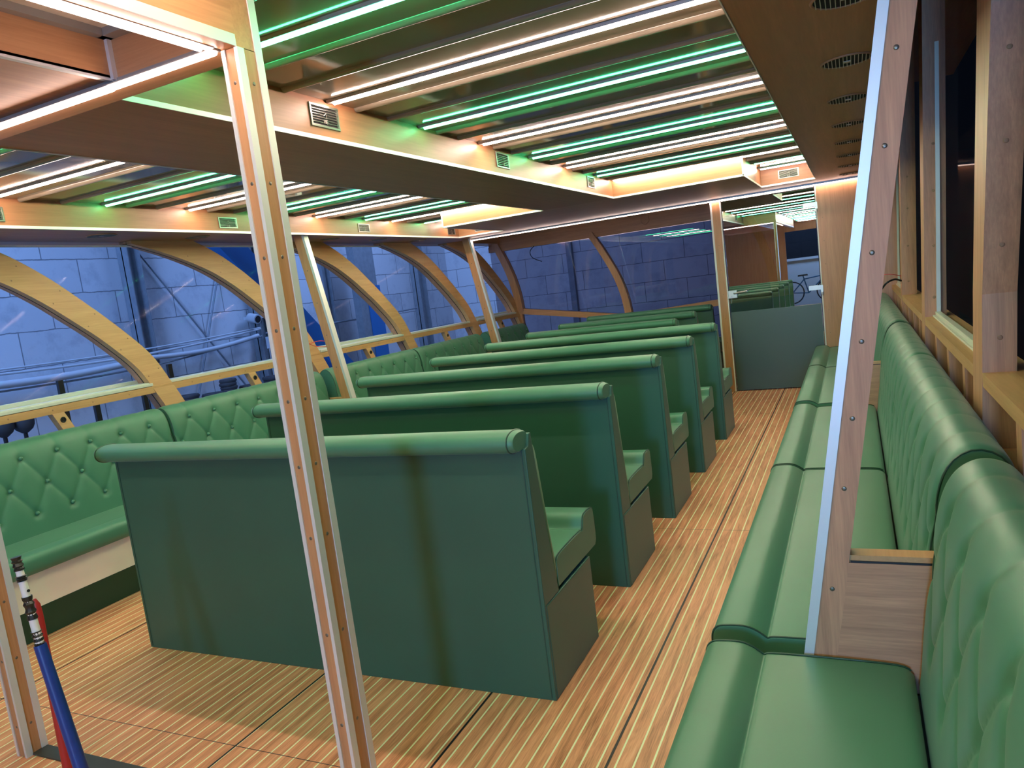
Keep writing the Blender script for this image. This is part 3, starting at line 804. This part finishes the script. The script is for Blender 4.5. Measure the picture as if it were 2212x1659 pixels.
# ------------------------------------------------------------------ right windows
wr = struct('wall_right', (0, 0, 0), 'wooden side wall with studs and rails along the right windows')
MB().box(.36, .40, -2, YF, 0, .78).build('lower_panel', M['wood_y'], wr)
MB().box(.355, .50, -2, YF, .78, .80).build('lower_sill', M['arch'], wr)
MB().box(.352, .392, -2, YF, 1.005, 1.050).build('rail', M['arch'], wr)
MB().box(.392, .50, -2, YF, 1.035, 1.050).build('sill_board', M['arch'], wr)
RP = [-1.2, .85, 2.84, 4.92, 7.05]
def pil(y0, y1, dep=.085, lean=.13):
    def q(z):
        l = -lean*max(0, z-1.3)
        return [(XR(z)-.008, y0+l*1.6, z), (XR(z)+dep, y0+l*1.6, z), (XR(z)+dep, y1+l, z), (XR(z)-.008, y1+l, z)]
    m = MB(); zz = [.80, 1.05, 1.3, 1.6, 1.9, 2.2, 2.6, 3.05]
    V = [p for z in zz for p in q(z)]; F = []
    for i in range(len(zz)-1):
        for k_ in range(4): F.append((i*4+k_, i*4+(k_+1) % 4, (i+1)*4+(k_+1) % 4, (i+1)*4+k_))
    F += [(0, 3, 2, 1), tuple((len(zz)-1)*4+k_ for k_ in range(4))]
    m.poly(V, F); return m
for i, y in enumerate(RP):
    ln = .13 if y < 4 else .03
    pl = pil(y-.10, y+.10, .085 if y < 4 else .10, ln).build('pillar', M['teak_r'], wr)
    for z in (1.16, 1.45, 1.75, 2.0):
        MB().disc((XR(z)+.04, y-.10-ln*1.6*max(0, z-1.3)-.0005, z), (0, -1, 0), .008, .0012, 12, 0, .4).build('plug', M['plug'], pl, 60)
for y in np.arange(-.4, 8.6, .52):
    if min(abs(y-p) for p in RP) < .16: continue
    MB().box(.356, .455, y-.035, y+.035, .80, 1.005).build('stud', M['teak_r'], wr)
RPx = RP + [YF]
for i in range(5):
    a, b = RPx[i]+.10, RPx[i+1]-(.10 if i < 4 else 0)
    w = struct('window_%d' % (i+7), (.46, (a+b)/2, 1.05), 'right side window between wooden pillars')
    def pane(x_off, z0, z1, y0, y1):
        g = MB(); l = lambda z: -.03*max(0, z-1.3)
        g.poly([(XR(z0)+x_off, y0, z0), (XR(z0)+x_off, y1, z0), (XR(z1)+x_off, y1+l(z1), z1), (XR(z1)+x_off, y0+l(z1), z1)], [(0, 3, 2, 1)]); return g
    pane(.075, 1.05, 3.05, a-.01, b+.02).build('glass_pane', M['glass'], w)
    MB().box(.452, .455, a, b, .80, 1.035).build('lower_pane', M['glass'], w)
    if i in (2, 0, 4):
        MB().box(.392, .404, a, b, 1.050, 1.060).build('sill_trim', M['alu_pale'], w)
        MB().box(XR(1.05)+.045, XR(1.05)+.072, a, b, 1.050, 1.078).build('frame_profile', M['alu_pale'], w, None, .002)
        g = MB(); l = lambda z: -.03*max(0, z-1.3)
        for yy_ in (b-.022, ):
            zz = [1.05, 1.3, 1.7, 3.05]
            for z0_, z1_ in zip(zz, zz[1:]):
                g.hexa([(XR(z0_)+.05, yy_+l(z0_), z0_), (XR(z0_)+.07, yy_+l(z0_), z0_), (XR(z0_)+.07, yy_+.022+l(z0_), z0_), (XR(z0_)+.05, yy_+.022+l(z0_), z0_)],
                       [(XR(z1_)+.05, yy_+l(z1_), z1_), (XR(z1_)+.07, yy_+l(z1_), z1_), (XR(z1_)+.07, yy_+.022+l(z1_), z1_), (XR(z1_)+.05, yy_+.022+l(z1_), z1_)])
        g.build('upright_profile', M['alu_pale'], w)
# loose cable end at the far right pillar
t = thing('loose_cable', 'black cable with thin red wires sticking out of the right wall', 'cable', (.35, 6.9, 1.2))
MB().tube(catmull([(.352, 6.98, 1.17), (.30, 6.9, 1.19), (.24, 6.85, 1.17), (.20, 6.9, 1.12)], 5), .008, 8).build('sheath', M['black'], t, 60)
MB().tube(catmull([(.352, 6.97, 1.21), (.27, 6.9, 1.235), (.19, 6.95, 1.235)], 5), .003, 6).build('red_wire', M['wire_red'], t, 60)
t = thing('red_wire_loop', 'thin red wire loop hanging from the left arch beside the near post', 'cable', (-4.6, 5.5, 1.2))
MB().tube(catmull([(-4.69, 5.50, 1.24), (-4.62, 5.54, 1.20), (-4.58, 5.66, 1.185), (-4.6, 5.72, 1.215), (-4.64, 5.62, 1.245), (-4.69, 5.52, 1.235)], 5), .0035, 6).build('wire', M['wire_red'], t, 60)

# ------------------------------------------------------------------ bow: end windows behind the partition
YB = 10.5
wb = struct('wall_far', (0, YB, 0), 'wooden frame of the bow windows')
MB().box(-5.1, .62, YB-.03, YB+.03, 2.14, 2.45).build('top_rail', M['wood_x'], wb)
MB().box(-5.1, .62, YB-.05, YB+.03, 2.10, 2.18).build('top_bead', M['wood_x'], wb)
def slbar(p0, p1, h, d=.07, name='rail', mt='wood_x'):
    (x0, z0), (x1, z1) = p0, p1
    A = [(x0, YB-d, z0-h/2), (x1, YB-d, z1-h/2), (x1, YB+.03, z1-h/2), (x0, YB+.03, z0-h/2)]
    B = [(x0, YB-d, z0+h/2), (x1, YB-d, z1+h/2), (x1, YB+.03, z1+h/2), (x0, YB+.03, z0+h/2)]
    return MB().hexa(A, B).build(name, M[mt], wb)
slbar((-4.72, 1.16), (-2.93, .885), .085); slbar((-2.93, .90), (-1.45, .985), .085); slbar((-1.45, .985), (.5, 1.08), .085)
def bow_arch(xb, zb, lean, w=.05):
    P = [(0, 0), (-.04*lean, .3), (-.14*lean, .62), (-.32*lean, .98), (-.50*lean, 1.28)]
    C = catmull(P, 5); m = MB(); V = []
    for dx, dz in C:
        for (sx, sy) in ((-w, -.09), (w, -.09), (w, .02), (-w, .02)): V.append((xb+dx+sx, YB+sy, zb+dz))
    F = []
    n = len(C)
    for i in range(n-1):
        for k_ in range(4): F.append((i*4+k_, i*4+(k_+1) % 4, (i+1)*4+(k_+1) % 4, (i+1)*4+k_))
    F += [(0, 3, 2, 1), tuple((n-1)*4+k_ for k_ in range(4))]
    m.poly(V, F); return m.build('arch', M['wood_z'], wb, 40)
bow_arch(-2.97, .90, .95); bow_arch(-4.68, 1.16, .8, .055); bow_arch(-.95, 1.0, .7)
MB().box(-4.78, -4.66, YB-.05, YB+.03, .0, 1.16).build('corner_stud', M['wood_z'], wb)
MB().box(-5.1, .62, YB-.02, YB+.02, 0, .45).build('lower_panel', M['wood_x'], wb)
w = struct('window_12', (-2.2, YB, 1.5), 'bow window panes')
MB().box(-5.1, .6, YB, YB+.006, .45, 2.2).build('glass_pane', M['part_glass'], w)
t = thing('hanging_cable', 'thin black cable end hanging from the top rail in front of the bow window', 'cable', (-4.25, YB-.06, 2.1))
MB().tube(catmull([(-4.33, YB-.06, 2.105), (-4.40, YB-.07, 2.03), (-4.36, YB-.08, 1.93), (-4.22, YB-.08, 1.86)], 6), .006, 6).build('cable', M['black'], t, 60)
t = thing('cable_loop', 'dark cable loop hanging on the wooden top rail right of the bow arch', 'cable', (-2.6, YB-.06, 2.2))
MB().tube(catmull([(-2.60, YB-.06, 2.36), (-2.66, YB-.06, 2.28), (-2.655, YB-.06, 2.20), (-2.60, YB-.06, 2.17), (-2.55, YB-.06, 2.22), (-2.56, YB-.06, 2.30), (-2.60, YB-.06, 2.36)], 5), .004, 6).build('cable', M['wood_y'], t, 60)

# ------------------------------------------------------------------ aft end behind the camera (seen mirrored in the glass door)
wk = struct('wall_back', (0, -5.6, 0), 'aft bulkhead with a doorway to the lit hall')
m = MB(); m.box(-5.0, -1.75, -5.66, -5.6, 0, ZR); m.box(-.55, .62, -5.66, -5.6, 0, ZR); m.box(-1.75, -.55, -5.66, -5.6, 2.15, ZR)
m.build('bulkhead', M['wood_z'], wk)
MB().box(-5.0, -4.95, -5.6, -2, 0, ZR).build('side_board', M['wood_y'], wk)
MB().box(.36, .42, -5.6, -2, 0, ZR).build('side_board', M['wood_y'], wk)
hw = struct('wall_rear', (0, -9.0, -1), 'white hall wall beyond the aft doorway')
MB().box(-6, 3, -9.1, -9.0, -1.2, 5).build('plaster', M['white'], hw)
MB().box(-2.0, -.4, -8.99, -8.96, 1.35, 2.7).build('dark_opening', M['dark'], hw)
m = MB(); m.box(-2.08, -.32, -8.99, -8.94, 1.27, 1.35); m.box(-2.08, -2.0, -8.99, -8.94, 1.35, 2.7); m.box(-.4, -.32, -8.99, -8.94, 1.35, 2.7); m.build('opening_frame', M['white'], hw)
bk = thing('bicycle', 'dark blue bicycle standing in the aft doorway, mirrored in the glass door', 'bicycle', (-1.2, -6.3, -.0))
bx, by_ = -1.2, -6.3
for dx in (-.50, .50):
    wl_ = MB().torus((bx+dx, by_, .34), (0, 1, 0), .32, .018, 40, 8).build('wheel', M['black'], bk, 60)
    sp_m = MB()
    for i in range(12):
        a = math.pi*2*i/12; sp_m.tube([(bx+dx, by_, .34), (bx+dx+.31*math.cos(a), by_, .34+.31*math.sin(a))], .0015, 4)
    sp_m.build('spokes', M['chrome'], wl_)
fm = MB()
for a, b in (((-.5, .34), (-.05, .30)), ((-.05, .30), (-.18, .82)), ((-.5, .34), (-.15, .72)), ((-.15, .72), (.34, .78)), ((-.05, .30), (.36, .70)), ((.34, .86), (.50, .34))):
    fm.tube([(bx+a[0], by_, a[1]), (bx+b[0], by_, b[1])], .017, 10)
fm.build('frame', M['blue'], bk, 60)
MB().tube([(bx+.33, by_-.26, .98), (bx+.36, by_-.1, 1.0), (bx+.33, by_, .92), (bx+.36, by_+.1, 1.0), (bx+.33, by_+.26, .98)], .013, 8).build('handlebar', M['black'], bk, 60)
m = MB(); m.prism([(bx-.32, .86), (bx-.06, .86), (bx-.04, .82), (bx-.32, .81)], by_-.07, by_+.07, 'y'); m.build('saddle', M['black'], bk)

# ------------------------------------------------------------------ boat hall outside
hf = MB().box(-14, 8, -12, 22, -1.5, -1.4).build('floor', M['hall_floor']); tag(hf, 'concrete hall floor outside the boat', None, None, 'structure'); hf.name = 'floor_hall'
HX, HY = -9., 16.
hw1 = MB().box(HX-.2, HX, -10, HY+.2, -1.4, 7).build('wall_hall_left', M['blocks_y']); tag(hw1, 'blue-lit block wall of the hall seen through the left windows', None, None, 'structure')
hw2 = MB().box(HX-.2, .9, HY, HY+.2, -1.4, 7).build('wall_hall_front', M['blocks_x']); tag(hw2, 'block end wall of the hall seen through the bow windows', None, None, 'structure')
hw3 = MB().box(5.8, 6, -10, HY, -1.4, 7).box(.9, 6, HY, HY+.2, -1.4, 7).build('wall_hall_right', M['dark']); tag(hw3, 'near-black stand-in for the unlit side of the hall beyond the right windows', None, None, 'structure')  # hall darkness put into the wall colour so the windows read black
def column(x, y, w, label):
    t = thing('steel_column', label, 'column', (x, y, -1.4), 'steel columns along the hall wall')
    m = MB(); m.box(x-.01, x+.01, y-w/2, y+w/2, -1.4, 7); m.box(x-.1, x+.1, y-w/2, y-w/2+.015, -1.4, 7); m.box(x-.1, x+.1, y+w/2-.015, y+w/2, -1.4, 7)
    m.build('web', M['steel'], t)
column(HX+.11, 7.12, .20, 'grey steel column behind the first big left window')
column(HX+.11, 9.35, .22, 'grey steel column with a lamp behind the second left window')
column(HX+.11, 11.1, .22, 'grey steel column right behind the thin leaning post')
column(HX+.11, 14.45, .3, 'wide grey steel column behind the fourth left window')
t = thing('steel_column', 'thin dark steel column on the hall end wall seen through the bow window', 'column', (-5.75, HY-.08, -1.4), 'steel columns along the hall wall')
MB().box(-5.83, -5.70, HY-.12, HY-.001, -1.4, 7).build('web', M['steel'], t)
t = thing('wall_lamp', 'small round floodlight fixed on the second steel column', 'lamp', (HX+.2, 9.4, 1.5))
m = MB(); m.tube([(HX+.2, 9.05, 1.58), (HX+.38, 9.03, 1.54)], .075, 16); m.box(HX+.11, HX+.22, 9.0, 9.4, 1.55, 1.6); m.build('housing', M['pipe'], t, 50)
MB().disc((HX+.38, 9.03, 1.54), (1, -.1, -.15), .055, .006, 16).build('lens', M['black'], t)
# wall bracing, conduit and cable tray
t = thing('wall_bracing', 'crossed steel tie rods on the hall wall behind the big left window', 'bracing', (HX+.05, 8, 0))
m = MB(); m.tube([(HX+.05, 7.15, 2.9), (HX+.05, 9.1, .2)], .014, 6); m.tube([(HX+.05, 8.95, 2.9), (HX+.05, 7.6, -.2)], .014, 6); m.build('rod', M['steel'], t)
t = thing('cable_tray', 'pale sagging cable bundle and conduit running along the hall wall', 'cable tray', (HX+.24, 7, 1.2))
def sag(y0, y1, z0, z1, d_, x, r, mat, nm):
    pts = [(x, y0+(y1-y0)*i/16, z0+(z1-z0)*i/16 - d_*math.sin(math.pi*i/16)) for i in range(17)]
    MB().tube(pts, r, 8).build(nm, mat, t, 60)
sag(4.5, 7.0, 1.19, 1.19, .05, HX+.26, .045, M['pipe'], 'conduit'); sag(7.0, 9.1, 1.20, 1.28, .06, HX+.26, .035, M['pipe'], 'conduit')
sag(4.5, 9.2, 1.30, 1.38, .09, HX+.24, .016, M['pipe'], 'cable'); sag(4.5, 9.2, 1.34, 1.40, .05, HX+.24, .012, M['pipe'], 'cable')
sag(9.3, 14, 1.30, 1.36, .02, HX+.24, .016, M['steel'], 'cable'); sag(4.5, 9.2, 1.10, 1.26, .10, HX+.24, .012, M['steel'], 'cable'); sag(7.4, 9.0, .85, .85, .0, HX+.24, .012, M['pipe'], 'cable')
t = thing('junction_box', 'pale junction box with cables under the floodlight column', 'box', (HX+.3, 9.3, 1.05))
MB().box(HX+.29, HX+.36, 9.22, 9.36, 1.05, 1.24).build('housing', M['pipe'], t)
m = MB()
for dy in (-.05, -.02, .02, .05): m.tube([(HX+.32, 9.29+dy, 1.05), (HX+.32, 9.29+dy, -1.4)], .008, 6)
m.build('cable', M['pipe'], t)
# railing stanchions just outside the glass
for i, (y, zt, lb) in enumerate(((3.735, 1.24, 'the left taller one'), (4.77, 1.22, 'right of the first arch'), (4.0, 1.0, 'the short one below the rail'), (4.46, 1.0, 'under the foot of the first arch'))):
    t = thing('deck_stanchion', 'dark outside railing upright behind the left glass, %s' % lb, 'railing', (-5.7, y, -1.4), 'dark railing uprights outside')
    MB().box(-5.715, -5.685, y-.022, y+.022, -1.4, zt).build('upright', M['black'], t, None, .002)
# blue steel trestle
t = thing('blue_trestle', 'blue steel trestle beams standing outside behind the third left arch', 'trestle', (-7.2, 9, -1.4))
def beam(p0, p1, w, d_, nm='beam'):
    p0, p1 = Vector(p0), Vector(p1); ax = (p1-p0).normalized(); s1 = ax.cross(Vector((1, 0, 0))).normalized()*w/2; s2 = Vector((1, 0, 0))*d_/2
    q = lambda p: [p-s1-s2, p+s1-s2, p+s1+s2, p-s1+s2]
    MB().hexa(q(p0), q(p1)).build(nm, M['blue'], t)
beam((-7.2, 6.9, 2.75), (-7.2, 9.9, -.15), .40, .2); beam((-7.05, 6.75, 2.50), (-7.05, 9.55, -.2), .05, .34)
t = thing('blue_stand', 'pale blue upright steel stand outside the third left window', 'stand', (-8.2, 11.7, -1.4))
MB().box(-8.3, -8.15, 11.15, 11.75, -1.4, 3.2).build('upright', M['steel'], t); MB().box(-8.145, -8.13, 11.38, 11.80, -1.4, 1.9).build('blue_face', M['blue'], t)
t = thing('blue_crate', 'bright blue box low outside, between the thin leaning post and the green bench', 'box', (-6.6, 8.5, -1.4))
MB().box(-6.85, -6.3, 8.2, 8.9, -1.4, .70).build('housing', M['blue'], t, None, .01)
# rolls of rubber hose on a rack and dark sacks
t = thing('storage_rack', 'dark steel rack outside carrying rolls of rubber', 'rack', (-8.3, 7.8, -1.4))
MB().box(-8.6, -8.0, 6.6, 9.3, .42, .48).build('shelf', M['steel'], t)
m = MB()
for y in (6.7, 8.1, 9.2): m.box(-8.35, -8.27, y-.03, y+.03, -1.4, .42)
m.build('leg', M['steel'], t)
rolls = [(7.16, .15, .15), (7.58, .15, .10), (7.90, .12, .25), (8.30, .15, .06), (8.85, .2, .12), (6.85, .13, .08)]
for i, (y, r, h) in enumerate(rolls):
    t = thing('rubber_roll', 'dark coiled rubber roll on the outside rack, %s from the left' % ['second', 'third', 'tallest, fourth', 'flat, fifth', 'rightmost, sixth', 'first'][i], 'roll', (-8.3, y, 0.481), 'coiled rubber rolls on the outside rack')
    m = MB(); zc = 0.481+.03
    while zc < 0.481+h+.03: m.torus((-8.3, y+random.uniform(-.015, .015), zc), (0, 0, 1), r*.8, .03, 24, 6); zc += .05
    m.build('coil', M['rubber'], t, 60)
for i, (y, r) in enumerate(((4.56, .10), (4.77, .10))):
    t = thing('rubber_fender', 'dark rubber fender outside at the left picture edge, %s of two' % ['left', 'right'][i], 'fender', (-8.0, y, -1.4), 'dark fenders on stakes outside')
    pts = [(-8.0, y, .93-.04*i2) for i2 in range(8)]
    MB().tube(pts, [r*.5, r*.8, r, r*1.05, r*1.05, r, r*.8, r*.3], 16).build('body', M['rubber'], t, 60)
    MB().tube([(-8.0, y, -1.4), (-8.0, y, .70)], .02, 8).build('stake', M['black'], t)
# ------------------------------------------------------------------ lights
def area(name, loc, target, size, sy, power, col):
    l = bpy.data.lights.new(name, 'AREA'); l.shape = 'RECTANGLE'; l.size = size; l.size_y = sy; l.energy = power; l.color = col
    o = bpy.data.objects.new(name, l); COL.objects.link(o); o.location = loc
    o.rotation_euler = (Vector(target)-Vector(loc)).to_track_quat('-Z', 'Y').to_euler(); return o
area('hall_lamp_left', (-6.4, 2.0, 5.5), (-9, 6, .8), 1.5, 6, 80, (.22, .42, 1))
area('hall_lamp_left_far', (-6.4, 11.0, 5.5), (-9, 12, .8), 1.5, 5, 42, (.26, .45, 1))
area('hall_lamp_front', (-3, 13.0, 6.0), (-3.5, 16, .5), 6, 1, 3, (.66, .62, .92))
area('hall_lamp_aft', (-1.0, -7.5, 4.0), (-1.2, -9, 1.0), 3, 1, 40, (.25, .48, 1))
area('aft_blue_fill', (.05, -5.0, 1.45), (-.4, 2, 1.2), .6, 1.2, 30, (.18, .45, 1))  # added lamp inside the cabin, standing in for blue light from aft
W = bpy.data.worlds.new('hall_ambient'); S.world = W; W.use_nodes = True
W.node_tree.nodes['Background'].inputs[0].default_value = (.35, .5, 1, 1); W.node_tree.nodes['Background'].inputs[1].default_value = .004

S.view_settings.view_transform = 'Standard'; S.view_settings.look = 'None'; S.view_settings.gamma = 1
S.view_settings.use_curve_mapping = False; S.view_settings.exposure = 2.88
S.cycles.use_denoising = True
S.cycles.max_bounces = 8; S.cycles.diffuse_bounces = 4; S.cycles.glossy_bounces = 4; S.cycles.transparent_max_bounces = 10
S.cycles.sample_clamp_indirect = 6; S.cycles.use_light_tree = True
S.cycles.caustics_reflective = False; S.cycles.caustics_refractive = False
